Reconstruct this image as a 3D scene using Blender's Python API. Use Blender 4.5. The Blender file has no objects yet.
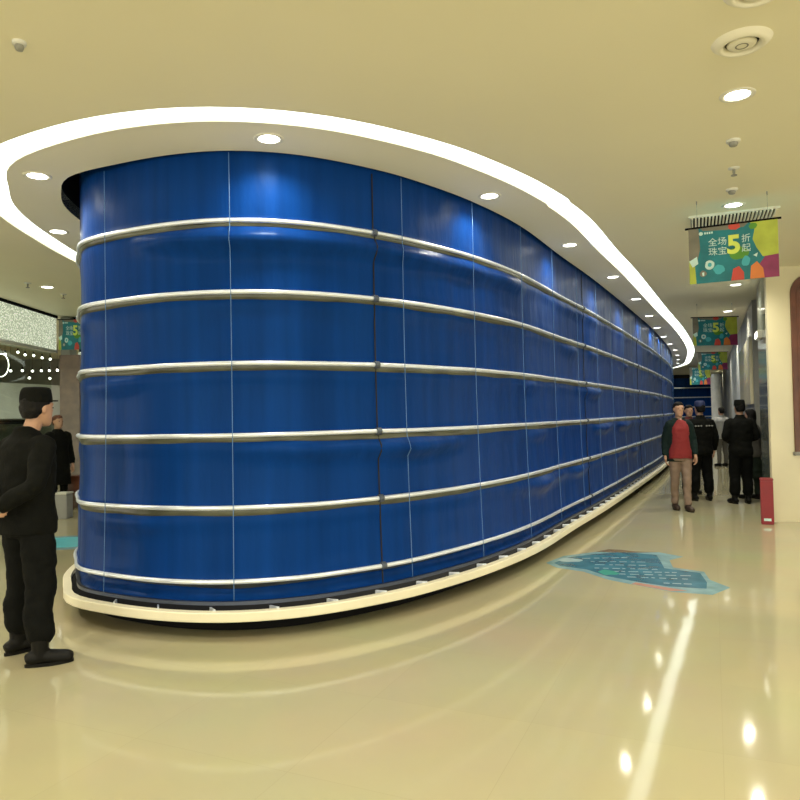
import bpy, bmesh, math, random
from mathutils import Vector, Matrix, noise
from mathutils.geometry import tessellate_polygon
random.seed(7)
PI = math.pi
sc = bpy.context.scene
col = sc.collection

# ------------------------------------------------------------------ materials
def mat(name, c, rough=.5, metal=0, spec=.5, coat=0, coat_r=.1, em=0, emc=None, var=.06, scale=6, bump=0, bscale=30, alpha=None, sheen=0):
    m = bpy.data.materials.new(name); m.use_nodes = True
    nt = m.node_tree; b = nt.nodes['Principled BSDF']
    b.inputs['Roughness'].default_value = rough; b.inputs['Metallic'].default_value = metal
    b.inputs['Specular IOR Level'].default_value = spec
    b.inputs['Coat Weight'].default_value = coat; b.inputs['Coat Roughness'].default_value = coat_r
    if sheen: b.inputs['Sheen Weight'].default_value = sheen
    tc = nt.nodes.new('ShaderNodeTexCoord'); n = nt.nodes.new('ShaderNodeTexNoise')
    n.inputs['Scale'].default_value = scale; n.inputs['Detail'].default_value = 3
    nt.links.new(tc.outputs['Object'], n.inputs['Vector'])
    r = nt.nodes.new('ShaderNodeValToRGB')
    r.color_ramp.elements[0].position = .3; r.color_ramp.elements[1].position = .7
    r.color_ramp.elements[0].color = (*[x*(1-var) for x in c], 1)
    r.color_ramp.elements[1].color = (*[min(1, x*(1+var)) for x in c], 1)
    nt.links.new(n.outputs['Fac'], r.inputs['Fac']); nt.links.new(r.outputs['Color'], b.inputs['Base Color'])
    if bump:
        n2 = nt.nodes.new('ShaderNodeTexNoise'); n2.inputs['Scale'].default_value = bscale; n2.inputs['Detail'].default_value = 4
        nt.links.new(tc.outputs['Object'], n2.inputs['Vector'])
        bp = nt.nodes.new('ShaderNodeBump'); bp.inputs['Strength'].default_value = bump; bp.inputs['Distance'].default_value = .01
        nt.links.new(n2.outputs['Fac'], bp.inputs['Height']); nt.links.new(bp.outputs['Normal'], b.inputs['Normal'])
    if em:
        b.inputs['Emission Color'].default_value = (*(emc or c), 1); b.inputs['Emission Strength'].default_value = em
    if alpha is not None: b.inputs['Alpha'].default_value = alpha
    return m

M = {}
M['ceiling'] = mat('ceiling_paint', (.93, .88, .67), .6, var=.02, scale=.6)
M['soffit'] = mat('soffit_paint', (.90, .87, .74), .6, var=.02, scale=.8)
M['ring'] = mat('ring_light_diffuser', (1, 1, .95), .4, em=1.7, emc=(.93, 1, .90), var=0)
M['lens'] = mat('downlight_lens', (1, 1, .95), .3, em=7, emc=(1, .98, .86), var=0)
M['lens_far'] = mat('small_lens', (1, 1, .95), .3, em=5, emc=(1, .98, .86), var=0)
M['trim'] = mat('white_trim', (.8, .78, .68), .4)
M['void'] = mat('dark_void', (.012, .012, .012), .9)
M['black'] = mat('black_metal', (.008, .008, .008), .8, spec=.08)
M['steel'] = mat('rail_steel', (.80, .86, 1.0), .28, metal=.55, bump=.25, bscale=14)
M['darksteel'] = mat('dark_steel', (.10, .12, .16), .4, metal=.5)
M['greysteel'] = mat('bottom_bar_steel', (.07, .085, .13), .35, metal=.6)
M['wire'] = mat('guide_wire_blue', (.10, .22, .46), .4, metal=.3)
M['stripe'] = mat('olive_grey_stripe', (.075, .080, .055), .28, var=.5, scale=3, spec=.5)  # olive grey colour of the narrow strip below each rail
M['cream'] = mat('cream_stone', (.70, .645, .44), .25, var=.05, scale=1.5, coat=.3)
M['lip'] = mat('cream_lip', (.86, .81, .62), .35, var=.04, scale=3)
M['wood'] = mat('brown_wood', (.12, .038, .018), .35, var=.3, scale=4)
M['greyglass'] = mat('grey_green_panel', (.22, .25, .22), .15, var=.15, scale=3, coat=.5)
M['greypanel'] = mat('grey_panel', (.27, .27, .24), .4, var=.15, scale=2)
M['lightgrey'] = mat('light_grey_panel', (.5, .52, .5), .4, var=.1, scale=2)
M['white'] = mat('white_paint', (.72, .72, .66), .5)
M['red'] = mat('red_paint', (.25, .008, .016), .4, var=.1)
M['pinkbrown'] = mat('pinkish_brown_stone', (.20, .13, .105), .3, var=.25, scale=5, coat=.3)
M['skin'] = mat('skin', (.50, .29, .19), .5, var=.08, scale=12)
M['lips'] = mat('lips', (.34, .13, .10), .5)
M['eye'] = mat('dark_eye', (.02, .015, .012), .25)
M['hair'] = mat('black_hair', (.005, .0045, .004), .6, spec=.2, bump=.5, bscale=120)
M['uniform'] = mat('black_uniform', (.0045, .005, .004), .85, spec=.12, var=.3, scale=14, bump=.4, bscale=60, sheen=0)
M['uniform_trouser'] = mat('black_trouser_cloth', (.004, .0045, .004), .85, spec=.12, var=.3, scale=14, bump=.4, bscale=60)
M['leather'] = mat('black_leather', (.004, .004, .0035), .5, spec=.2, bump=.2)
M['navy'] = mat('navy_cloth', (.012, .022, .085), .7)
M['greencoat'] = mat('dark_green_jacket', (.006, .017, .016), .8, spec=.2, var=.2)
M['redknit'] = mat('red_sweater', (.24, .018, .020), .8, bump=.5, bscale=90)
M['tan'] = mat('tan_trousers', (.25, .175, .13), .8, var=.12, scale=10)
M['brown_shoe'] = mat('dark_brown_shoe', (.05, .03, .02), .5)
M['greycloth'] = mat('grey_top', (.12, .115, .10), .8, var=.15)
M['palecloth'] = mat('pale_grey_top', (.38, .38, .37), .8)
M['cuff'] = mat('grey_cuff', (.30, .30, .28), .7)
M['maroon'] = mat('maroon_jacket', (.12, .02, .02), .8)
M['greenish'] = mat('dark_green_skirt', (.010, .022, .012), .8)
M['teal'] = mat('banner_teal', (.008, .20, .25), .5, var=.25, scale=5)
M['banner_grey'] = mat('banner_grey', (.20, .19, .15), .5, var=.2)
M['lime'] = mat('banner_lime', (.47, .55, .07), .5, var=.15)
M['magenta'] = mat('banner_magenta', (.28, .03, .12), .5, var=.2)
M['bred'] = mat('banner_red', (.62, .07, .05), .5)
M['borange'] = mat('banner_orange', (.72, .22, .05), .5)
M['bgreen'] = mat('banner_green', (.10, .32, .03), .5)
M['bwhite'] = mat('banner_pale', (.62, .85, .83), .5)
M['byellow'] = mat('banner_yellow_green', (.72, .88, .15), .5)
M['cyan'] = mat('banner_cyan', (.06, .45, .55), .5)
M['stick'] = mat('floor_sticker_blue', (.045, .17, .25), .22, var=.3, scale=4)
M['stick_light'] = mat('floor_sticker_pale', (.22, .38, .42), .22, var=.2)
M['stick_pink'] = mat('floor_sticker_pink', (.45, .24, .18), .25)
M['stick_ink'] = mat('floor_sticker_print', (.35, .50, .55), .25)
M['stick_green'] = mat('floor_sticker_green', (.05, .33, .26), .25)
M['stick_brown'] = mat('floor_sticker_brown', (.20, .15, .08), .25)

def floor_mat():
    m = bpy.data.materials.new('polished_cream_tile'); m.use_nodes = True
    nt = m.node_tree; b = nt.nodes['Principled BSDF']; N = nt.nodes.new; L = nt.links.new
    tc = N('ShaderNodeTexCoord'); mp = N('ShaderNodeMapping'); mp.inputs['Rotation'].default_value = (0, 0, .42)
    L(tc.outputs['Object'], mp.inputs['Vector'])
    br = N('ShaderNodeTexBrick'); br.offset = 0; br.inputs['Scale'].default_value = 1
    br.inputs['Brick Width'].default_value = .9; br.inputs['Row Height'].default_value = .9
    br.inputs['Mortar Size'].default_value = .002; br.inputs['Mortar Smooth'].default_value = .3
    br.inputs['Color1'].default_value = (.505, .465, .29, 1); br.inputs['Color2'].default_value = (.485, .45, .285, 1)
    br.inputs['Mortar'].default_value = (.46, .425, .265, 1)
    L(mp.outputs['Vector'], br.inputs['Vector'])
    n = N('ShaderNodeTexNoise'); n.inputs['Scale'].default_value = 1.1; n.inputs['Detail'].default_value = 5
    L(tc.outputs['Object'], n.inputs['Vector'])
    mx = N('ShaderNodeMix'); mx.data_type = 'RGBA'; mx.blend_type = 'MULTIPLY'; mx.inputs['Factor'].default_value = .18
    L(br.outputs['Color'], mx.inputs['A']); L(n.outputs['Color'], mx.inputs['B'])
    L(mx.outputs['Result'], b.inputs['Base Color'])
    b.inputs['Roughness'].default_value = .07; b.inputs['Specular IOR Level'].default_value = .42
    n2 = N('ShaderNodeTexNoise'); n2.inputs['Scale'].default_value = 2.5
    L(tc.outputs['Object'], n2.inputs['Vector'])
    bp = N('ShaderNodeBump'); bp.inputs['Strength'].default_value = .05; bp.inputs['Distance'].default_value = .02
    L(n2.outputs['Fac'], bp.inputs['Height']); L(bp.outputs['Normal'], b.inputs['Normal'])
    return m
M['floor'] = floor_mat()

def fabric_mat():
    m = bpy.data.materials.new('blue_coated_fabric'); m.use_nodes = True
    nt = m.node_tree; b = nt.nodes['Principled BSDF']; N = nt.nodes.new; L = nt.links.new
    tc = N('ShaderNodeTexCoord'); mp = N('ShaderNodeMapping'); mp.inputs['Scale'].default_value = (5, 5, .25)
    L(tc.outputs['Object'], mp.inputs['Vector'])
    n = N('ShaderNodeTexNoise'); n.inputs['Scale'].default_value = 1.6; n.inputs['Detail'].default_value = 5
    L(mp.outputs['Vector'], n.inputs['Vector'])
    r = N('ShaderNodeValToRGB')
    r.color_ramp.elements[0].position = .25; r.color_ramp.elements[0].color = (.0025, .029, .155, 1)
    r.color_ramp.elements[1].position = .75; r.color_ramp.elements[1].color = (.0035, .044, .235, 1)
    L(n.outputs['Fac'], r.inputs['Fac']); L(r.outputs['Color'], b.inputs['Base Color'])
    b.inputs['Roughness'].default_value = .34; b.inputs['Specular IOR Level'].default_value = .09
    b.inputs['Specular Tint'].default_value = (.45, .7, 1, 1)
    n2 = N('ShaderNodeTexNoise'); n2.inputs['Scale'].default_value = 3; n2.inputs['Detail'].default_value = 4
    mp2 = N('ShaderNodeMapping'); mp2.inputs['Scale'].default_value = (3, 3, 1)
    L(tc.outputs['Object'], mp2.inputs['Vector']); L(mp2.outputs['Vector'], n2.inputs['Vector'])
    bp = N('ShaderNodeBump'); bp.inputs['Strength'].default_value = .35; bp.inputs['Distance'].default_value = .02
    L(n2.outputs['Fac'], bp.inputs['Height']); L(bp.outputs['Normal'], b.inputs['Normal'])
    return m
M['fabric'] = fabric_mat()

def fascia_mat():
    m = bpy.data.materials.new('sparkling_white_panel'); m.use_nodes = True
    nt = m.node_tree; b = nt.nodes['Principled BSDF']; N = nt.nodes.new; L = nt.links.new
    tc = N('ShaderNodeTexCoord'); v = N('ShaderNodeTexVoronoi'); v.inputs['Scale'].default_value = 34
    L(tc.outputs['Object'], v.inputs['Vector'])
    r = N('ShaderNodeValToRGB')
    r.color_ramp.elements[0].position = .10; r.color_ramp.elements[0].color = (.95, 1, .82, 1)
    r.color_ramp.elements[1].position = .55; r.color_ramp.elements[1].color = (.36, .40, .28, 1)
    L(v.outputs['Distance'], r.inputs['Fac']); L(r.outputs['Color'], b.inputs['Base Color'])
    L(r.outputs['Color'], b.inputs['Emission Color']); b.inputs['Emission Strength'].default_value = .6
    return m
M['fascia'] = fascia_mat()

def glass_mat():
    m = bpy.data.materials.new('shop_glass'); m.use_nodes = True
    nt = m.node_tree; b = nt.nodes['Principled BSDF']; N = nt.nodes.new; L = nt.links.new
    t = N('ShaderNodeBsdfTransparent'); t.inputs['Color'].default_value = (.85, .9, .85, 1)
    mx = N('ShaderNodeMixShader'); mx.inputs['Fac'].default_value = .04
    g = N('ShaderNodeBsdfGlossy'); g.inputs['Roughness'].default_value = .02
    L(t.outputs['BSDF'], mx.inputs[1]); L(g.outputs['BSDF'], mx.inputs[2])
    L(mx.outputs['Shader'], nt.nodes['Material Output'].inputs['Surface'])
    return m
M['glass'] = glass_mat()

# ------------------------------------------------------------------ helpers
def obj(name, bm, m, parent=None, smooth=False):
    me = bpy.data.meshes.new(name)
    bmesh.ops.recalc_face_normals(bm, faces=bm.faces[:])
    bm.to_mesh(me); bm.free()
    for x in (m if isinstance(m, (list, tuple)) else [m]): me.materials.append(x)
    if smooth:
        for p in me.polygons: p.use_smooth = True
    o = bpy.data.objects.new(name, me); col.objects.link(o)
    if parent: o.parent = parent
    return o
def tag(o, label, cat, group=None):
    o['label'] = label; o['category'] = cat
    if group: o['group'] = group
    return o
def thing(name, label, cat, loc=(0, 0, 0), rz=0, group=None):
    o = bpy.data.objects.new(name, None); col.objects.link(o)
    o.location = loc; o.rotation_euler = (0, 0, rz); o.empty_display_size = .1
    return tag(o, label, cat, group)
def struct(name, bm, m, smooth=False):
    o = obj(name, bm, m, None, smooth); o['kind'] = 'structure'; return o
def dup(root, loc=None, rz=None, label=None, group=None, scale=None):
    r = root.copy(); col.objects.link(r)
    if loc is not None: r.location = loc
    if rz is not None: r.rotation_euler = (0, 0, rz)
    if scale: r.scale = scale
    if label: r['label'] = label
    if group: r['group'] = group
    for ch in list(root.children):
        c = ch.copy(); col.objects.link(c); c.parent = r
        for g in list(ch.children):
            d = g.copy(); col.objects.link(d); d.parent = c
    return r
def box(bm, x0, x1, y0, y1, z0, z1, mi=0, bev=0):
    vs = [bm.verts.new(p) for p in ((x0,y0,z0),(x1,y0,z0),(x1,y1,z0),(x0,y1,z0),(x0,y0,z1),(x1,y0,z1),(x1,y1,z1),(x0,y1,z1))]
    fs = [bm.faces.new([vs[i] for i in f]) for f in ((0,3,2,1),(4,5,6,7),(0,1,5,4),(1,2,6,5),(2,3,7,6),(3,0,4,7))]
    for f in fs: f.material_index = mi
    if bev: bmesh.ops.bevel(bm, geom=list({e for f in fs for e in f.edges}), offset=bev, segments=2, affect='EDGES')
def B(*a, **k):
    bm = bmesh.new(); box(bm, *a, **k); return bm
def prism(bm, pts, z0, z1, mi=0):
    lo = [bm.verts.new((x, y, z0)) for x, y in pts]; hi = [bm.verts.new((x, y, z1)) for x, y in pts]
    n = len(pts); fs = [bm.faces.new(lo[::-1]), bm.faces.new(hi)]
    for i in range(n): fs.append(bm.faces.new((lo[i], lo[(i+1) % n], hi[(i+1) % n], hi[i])))
    for f in fs: f.material_index = mi
def wallseg(bm, a, b, th, z0, z1, mi=0):
    """slab from a to b, thickness to the right of travel"""
    a = Vector(a); b = Vector(b); d = (b-a).normalized(); n = Vector((d.y, -d.x))*th
    prism(bm, [a, b, b+n, a+n], z0, z1, mi)
def disc_lathe(bm, prof, seg=28, c=(0, 0, 0)):
    """lathe about z; prof list of (r,z)"""
    rings = []
    for r, z in prof:
        if r < 1e-5: rings.append([bm.verts.new((c[0], c[1], c[2]+z))])
        else: rings.append([bm.verts.new((c[0]+r*math.cos(2*PI*i/seg), c[1]+r*math.sin(2*PI*i/seg), c[2]+z)) for i in range(seg)])
    for a, b in zip(rings, rings[1:]):
        for i in range(seg):
            j = (i+1) % seg
            if len(a) == 1 and len(b) == 1: continue
            if len(a) == 1: bm.faces.new((a[0], b[j], b[i]))
            elif len(b) == 1: bm.faces.new((a[i], a[j], b[0]))
            else: bm.faces.new((a[i], a[j], b[j], b[i]))
def catmull(pts, n, closed=False):
    out = []; N_ = len(pts)
    rng = range(N_ if closed else N_-1)
    for i in rng:
        g = (lambda k: pts[k % N_]) if closed else (lambda k: pts[max(0, min(N_-1, k))])
        p0, p1, p2, p3 = g(i-1), g(i), g(i+1), g(i+2)
        for k in range(n):
            t = k/n
            out.append(tuple(.5*((2*b)+(-a+c)*t+(2*a-5*b+4*c-d)*t*t+(-a+3*b-3*c+d)*t**3) for a, b, c, d in zip(p0, p1, p2, p3)))
    if not closed: out.append(tuple(pts[-1]))
    return out
def tube(bm, pts, radii, seg=12, sq=None, sub=4):
    """smooth closed-end tube; radii scalars or (ra,rb)"""
    data = [tuple(p)+((r, r) if not isinstance(r, tuple) else r) for p, r in zip(pts, radii)]
    if sub > 1: data = catmull(data, sub)
    P = [Vector(d[:3]) for d in data]; prev = None; rings = []
    for i, d in enumerate(data):
        t = (P[min(i+1, len(P)-1)]-P[max(i-1, 0)]).normalized()
        if prev is None:
            ref = Vector((1, 0, 0)) if abs(t.x) < .8 else Vector((0, 1, 0))
            u = (ref-t*ref.dot(t)).normalized()
        else: u = (prev-t*prev.dot(t)).normalized()
        prev = u; v = t.cross(u)
        rings.append([bm.verts.new(P[i]+u*d[3]*math.cos(2*PI*k/seg)+v*d[4]*math.sin(2*PI*k/seg)) for k in range(seg)])
    for a, b in zip(rings, rings[1:]):
        for k in range(seg): bm.faces.new((a[k], a[(k+1) % seg], b[(k+1) % seg], b[k]))
    bm.faces.new(rings[0][::-1]); bm.faces.new(rings[-1])
def loftz(bm, secs, seg=24, p=2.3, sub=4):
    """stacked horizontal superellipses: (cx,cy,z,rx,ry)"""
    data = catmull(secs, sub) if sub > 1 else secs
    rings = []
    for cx, cy, z, rx, ry in data:
        rr = []
        for k in range(seg):
            a = 2*PI*k/seg; c, s = math.cos(a), math.sin(a)
            f = (abs(c)**p+abs(s)**p)**(-1/p)
            rr.append(bm.verts.new((cx+rx*c*f, cy+ry*s*f, z)))
        rings.append(rr)
    for a, b in zip(rings, rings[1:]):
        for k in range(seg): bm.faces.new((a[k], a[(k+1) % seg], b[(k+1) % seg], b[k]))
    bm.faces.new(rings[0][::-1]); bm.faces.new(rings[-1])
def sphere(bm, c, r, seg=16, rot=None):
    R = r if isinstance(r, tuple) else (r, r, r)
    mtx = Matrix.Translation(c) @ (rot or Matrix.Identity(4)) @ Matrix.Diagonal((*R, 1))
    bmesh.ops.create_uvsphere(bm, u_segments=seg, v_segments=max(6, seg//2), radius=1, matrix=mtx)
def baked(name, bm, m, parent, voxel=.012, smooth=4, disp=0, dscale=9, seed=0):
    """union the overlapping pieces into ONE continuous surface"""
    me = bpy.data.meshes.new('t'); bmesh.ops.recalc_face_normals(bm, faces=bm.faces[:]); bm.to_mesh(me); bm.free()
    o = bpy.data.objects.new('t', me); col.objects.link(o)
    r = o.modifiers.new('r', 'REMESH'); r.mode = 'VOXEL'; r.voxel_size = voxel; r.use_smooth_shade = True
    s = o.modifiers.new('s', 'SMOOTH'); s.factor = .5; s.iterations = smooth
    dg = bpy.context.evaluated_depsgraph_get(); dg.update()
    nm = bpy.data.meshes.new_from_object(o.evaluated_get(dg)); nm.name = name
    bpy.data.objects.remove(o); bpy.data.meshes.remove(me)
    if disp:
        ns = [v.normal.copy() for v in nm.vertices]
        for v, n in zip(nm.vertices, ns):
            q = Vector((v.co.x*dscale, v.co.y*dscale, v.co.z*dscale*1.5+seed))
            v.co += n*disp*noise.fractal(q, 1, 2, 3)
    nm.materials.clear()
    nm.materials.append(m)
    for p in nm.polygons: p.use_smooth = True
    ob = bpy.data.objects.new(name, nm); col.objects.link(ob)
    if parent: ob.parent = parent
    return ob

# ------------------------------------------------------------------ plan of the oval
CZ = 3.6
ctrl = [(-2.77,6.12),(-2.55,5.74),(-2.10,5.45),(-1.65,5.27),(-1.20,5.22),(-.72,5.34),(-.2,5.66),(.2,6.02),(.72,6.62),(1.32,7.52),
        (2.05,8.92),(3.02,10.75),(4.7,14.1),(6.55,17.9),(9.0,23.3),(10.8,27.8),(12.0,31.3),(12.3,34.5),(10.6,36.9),(7.8,37),(4.6,34.5),
        (1.6,29.5),(-.8,23.5),(-2.5,17),(-3.2,12),(-3.25,9),(-3.15,7.5),(-3.0,6.65)]
_raw = catmull(ctrl, 60, True)
_s = [0]
for a, b in zip(_raw, _raw[1:]+_raw[:1]): _s.append(_s[-1]+math.dist(a, b))
LT = _s[-1]
def path(s):
    s %= LT
    lo, hi = 0, len(_raw)
    while hi-lo > 1:
        m_ = (lo+hi)//2
        if _s[m_] <= s: lo = m_
        else: hi = m_
    a = Vector(_raw[lo]); b = Vector(_raw[(lo+1) % len(_raw)])
    return a.lerp(b, (s-_s[lo])/max(1e-9, _s[lo+1]-_s[lo]))
def nrm(s, e=.12):
    t = (path(s+e)-path(s-e)).normalized(); return Vector((t.y, -t.x))
def off(s, d):
    return path(s)+nrm(s)*d
S_END = _s[60*16]                    # far right end of the seen side
def samples(fine, coarse=.6):
    out = []; s = 0
    while s < LT:
        out.append(s)
        vis = s < S_END or s > LT-2.5
        s += (fine*(1+max(0, min(s, S_END)-8)*.06) if vis and s < LT-2.5 else fine) if vis else coarse
    return out
def gap(s):
    q = min(s % LT, LT-(s % LT)); return .04+.12*math.exp(-(q/.8)**2)
def rt(s):
    p = path(s); return .09*math.exp(-((p.y-13.5)/5.5)**2) if p.x > 1 else 0
def ribbon(bm, ss, prof, mi=0, close_prof=False):
    """sweep a profile of (offset, z) round the oval"""
    rows = []
    for s in ss:
        p = path(s); n = nrm(s)
        rows.append([bm.verts.new((*(p+n*(gap(s) if d == 'gap' else (d-rt(s) if d in (.56, .78) else d))), z)) for d, z in prof])
    R = len(rows); K = len(prof)
    for i in range(R):
        a, b = rows[i], rows[(i+1) % R]
        for k in range(K if close_prof else K-1):
            f = bm.faces.new((a[k], b[k], b[(k+1) % K], a[(k+1) % K])); f.material_index = mi

# ------------------------------------------------------------------ setting
struct('floor', B(-26, 34, -9, 62, -.12, 0), M['floor'])
S1 = samples(.10)
cen = Vector((3.4, 19))
def outer(p):
    d = p-cen; best = 1e9
    for lim, c in ((34-cen.x, d.x), (26+cen.x, -d.x), (62-cen.y, d.y), (9+cen.y, -d.y)):
        if c > 1e-6: best = min(best, lim/c)
    return cen+d*best
bm = bmesh.new()
rows = []
ss = samples(.10, .3)
for s in ss:
    p = off(s, .78-rt(s)); q = outer(p)
    rows.append([bm.verts.new((*p, CZ+.035)), bm.verts.new((*p, CZ)), bm.verts.new((*p.lerp(q, .02), CZ)), bm.verts.new((*q, CZ)), bm.verts.new((*q, CZ+.2)), bm.verts.new((*p, CZ+.2))])
for i in range(len(rows)):
    a, b = rows[i], rows[(i+1) % len(rows)]
    for k in range(6): bm.faces.new((a[k], b[k], b[(k+1) % 6], a[(k+1) % 6]))
struct('ceiling', bm, M['ceiling'])
bm = bmesh.new(); ribbon(bm, ss, [('gap', CZ), (.56, CZ), (.56, CZ+.12), ('gap', CZ+.12)], close_prof=True)
struct('trim_1', bm, M['soffit'])
bm = bmesh.new(); ribbon(bm, ss, [('gap', CZ+.005), ('gap', CZ+.75), (-.7, CZ+.75)])
struct('trim_2', bm, M['void'])
bm = bmesh.new(); ribbon(bm, ss, [(.56, CZ+.02), (.78, CZ+.02), (.78, CZ+.05), (.56, CZ+.05)], close_prof=True)
tag(obj('ring_light', bm, M['ring']), 'glowing white oval light strip recessed in the ceiling around the blue curtain', 'light')

# ------------------------------------------------------------------ the blue fire curtain
ZR = [.407, .942, 1.477, 2.012, 2.547, 3.082]
def flare(z): return .055*max(0, 1-z/2.2)**1.5
def foff(s, z):
    o = flare(z); dm = 1-.75*math.exp(-(min(s % LT, LT-(s % LT))/.9)**2)
    for k, zr in enumerate(ZR):
        d = zr-z
        a = noise.noise(Vector((s*.75, k*3.7+1, 0))); b = noise.noise(Vector((s*1.7, k*5.1, 4)))
        if d >= 0:
            o += .016*math.exp(-d/.030)
            w = .09+.05*max(0, a+.3)
            if d < w*2: o += dm*(.012+.085*max(0, a*1.5+b*.6))*math.sin(PI*d/(2*w))**2*(1 if k else .3)
        else:
            o += .016*math.exp(d/.018)
            if -d < .12: o += .016*max(0, b)*math.sin(PI*-d/.12)
    q = noise.fractal(Vector((s*1.1, z*.9, 2)), 1, 2, 3)
    o += .010*q
    o += .006*noise.noise(Vector((s*5, z*.8, 9)))
    if z < .40: o -= .075*math.sin(PI*min(1, max(0, (z-.25)/.157)))**.7+.010*noise.noise(Vector((s*3, z*8, 1)))
    return o
curtain = thing('fire_curtain', 'tall curved blue fabric fire curtain with silver rails closing off the oval opening', 'fire curtain', (-1.2, 5.22, .25))
inv = Matrix.Translation((1.2, -5.22, -.25))
def cobj(name, bm, m, parent=curtain, smooth=True, label=None):
    if parent is curtain: bmesh.ops.transform(bm, matrix=inv, verts=bm.verts[:])
    o = obj(name, bm, m, parent, smooth)
    if label: o['label'] = label
    return o
SF = samples(.055, .8)
edges = [.25]+ZR+[4.1]
for k in range(7):
    z0, z1 = edges[k], edges[k+1]
    zs = []
    for f in (0, .012, .03, .05, .075, .11, .16, .22, .3, .4, .5, .6, .68, .74, .79, .83, .87, .9, .93, .955, .975, .99, 1): zs.append(z0+(z1-z0)*f)
    bm = bmesh.new(); rows = []
    for s in SF:
        p = path(s); n = nrm(s)
        rows.append([bm.verts.new((*(p+n*foff(s, z)), z)) for z in zs])
    for i in range(len(rows)):
        a, b = rows[i], rows[(i+1) % len(rows)]
        for j in range(len(zs)-1): bm.faces.new((a[j], b[j], b[j+1], a[j+1]))
    cobj('fabric_panel', bm, M['fabric'])
seam_s = []
def s_at(x, y):
    best = min(range(len(_raw)), key=lambda i: (_raw[i][0]-x)**2+(_raw[i][1]-y)**2); return _s[best]
s_seam = s_at(-.20, 5.66)
for k in range(6): seam_s.append(s_seam+5.2*k)
for zr in ZR:
    o0 = flare(zr)+.026
    bm = bmesh.new(); rows = []
    for s in SF:
        w = .004*noise.noise(Vector((s*1.3, zr*9, 0))); n = nrm(s); p = path(s)+n*o0; t = []
        for c in range(10):
            a = 2*PI*c/10; t.append(bm.verts.new((*(p+n*(.016*math.cos(a))), zr+w+.018*math.sin(a))))
        rows.append(t)
    for i in range(len(rows)):
        a, b = rows[i], rows[(i+1) % len(rows)]
        for c in range(10): bm.faces.new((a[c], b[c], b[(c+1) % 10], a[(c+1) % 10]))
    rail = cobj('rail', bm, M['steel'])
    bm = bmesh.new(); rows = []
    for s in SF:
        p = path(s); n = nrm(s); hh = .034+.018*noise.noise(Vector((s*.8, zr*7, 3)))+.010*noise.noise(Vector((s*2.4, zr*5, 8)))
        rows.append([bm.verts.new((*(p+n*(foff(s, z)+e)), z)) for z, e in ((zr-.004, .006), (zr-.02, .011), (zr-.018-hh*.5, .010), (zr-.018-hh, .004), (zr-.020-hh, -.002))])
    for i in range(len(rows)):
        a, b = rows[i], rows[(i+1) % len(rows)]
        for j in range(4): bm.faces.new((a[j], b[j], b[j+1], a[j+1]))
    bmesh.ops.transform(bm, matrix=inv, verts=bm.verts[:]); cobj('rail_stripe', bm, M['stripe'], rail, True, 'dull olive grey strip under the rail')
    for s in seam_s[:4]:
        bm = bmesh.new()
        pts = [(*off(s+d, o0), zr) for d in (-.02, .02)]
        tube(bm, pts, [(.031, .031)]*2, seg=10, sub=1)
        bmesh.ops.transform(bm, matrix=inv, verts=bm.verts[:])
        cobj('rail_joint', bm, M['darksteel'], rail, False, 'dark joint sleeve')
wire_s = [s_at(-2.27, 5.56), s_at(-1.235, 5.22), s_at(.0, 5.83), s_at(.66, 6.55), s_at(1.26, 7.43)]
while wire_s[-1]+1.2 < S_END: wire_s.append(wire_s[-1]+1.2)
for s in wire_s:
    bm = bmesh.new()
    zz = [.28+.055*i for i in range(61)]; tube(bm, [(*off(s, max(flare(z)+.058, foff(s, z)+.006)), z) for z in zz], [.0028]*61, seg=6, sub=1)
    cobj('guide_wire', bm, M['wire'])
for s in seam_s:
    bm = bmesh.new()
    zz = [.27+.055*i for i in range(61)]
    tube(bm, [(*off(s, max(flare(z)+.012, foff(s, z)+.003)), z) for z in zz], [(.006, .004)]*len(zz), seg=6, sub=1)
    cobj('seam', bm, M['void'], label='dark vertical seam')
bm = bmesh.new(); ribbon(bm, SF, [(flare(.25)-.005, .236), (flare(.25)+.02, .236), (flare(.25)+.02, .262), (flare(.25)-.005, .262)], close_prof=True)
cobj('bottom_bar', bm, M['greysteel'], smooth=False)

plat = thing('oval_platform', 'low oval platform with a cream edge under the blue curtain', 'platform', (-1.2, 5.02, 0))
inv2 = Matrix.Translation((1.2, -5.02, 0))
def pobj(name, bm, m, label=None):
    bmesh.ops.transform(bm, matrix=inv2, verts=bm.verts[:]); o = obj(name, bm, m, plat)
    if label: o['label'] = label
S2 = samples(.12, .5)
bm = bmesh.new(); ribbon(bm, S2, [(.105, .14), (.165, .14), (.17, .15), (.17, .203), (.165, .21), (.105, .21)], close_prof=True); pobj('edge_band', bm, M['lip'], 'cream rounded edge')
bm = bmesh.new(); ribbon(bm, S2, [(-.3, .14), (.105, .14), (.105, .175), (-.3, .175)], close_prof=True); pobj('channel', bm, M['black'], 'dark channel')
bm = bmesh.new(); ribbon(bm, S2, [(-.35, .0), (-.12, .0), (-.12, .14), (-.35, .14)], close_prof=True); pobj('recessed_base', bm, M['black'], 'black recessed base')
for k in range(48):
    s = s_at(-2.2, 5.5)+.42*k
    if s > S_END: break
    p = off(s, .085); n = nrm(s); q = off(s+.05, .12); t = Vector((-n.y, n.x))
    bm = bmesh.new(); prism(bm, [p-n*.03-t*.008, p-n*.03+t*.008, q+t*.008, q-t*.008], .19, .222)
    pobj('floor_clip', bm, M['steel'])

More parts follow.
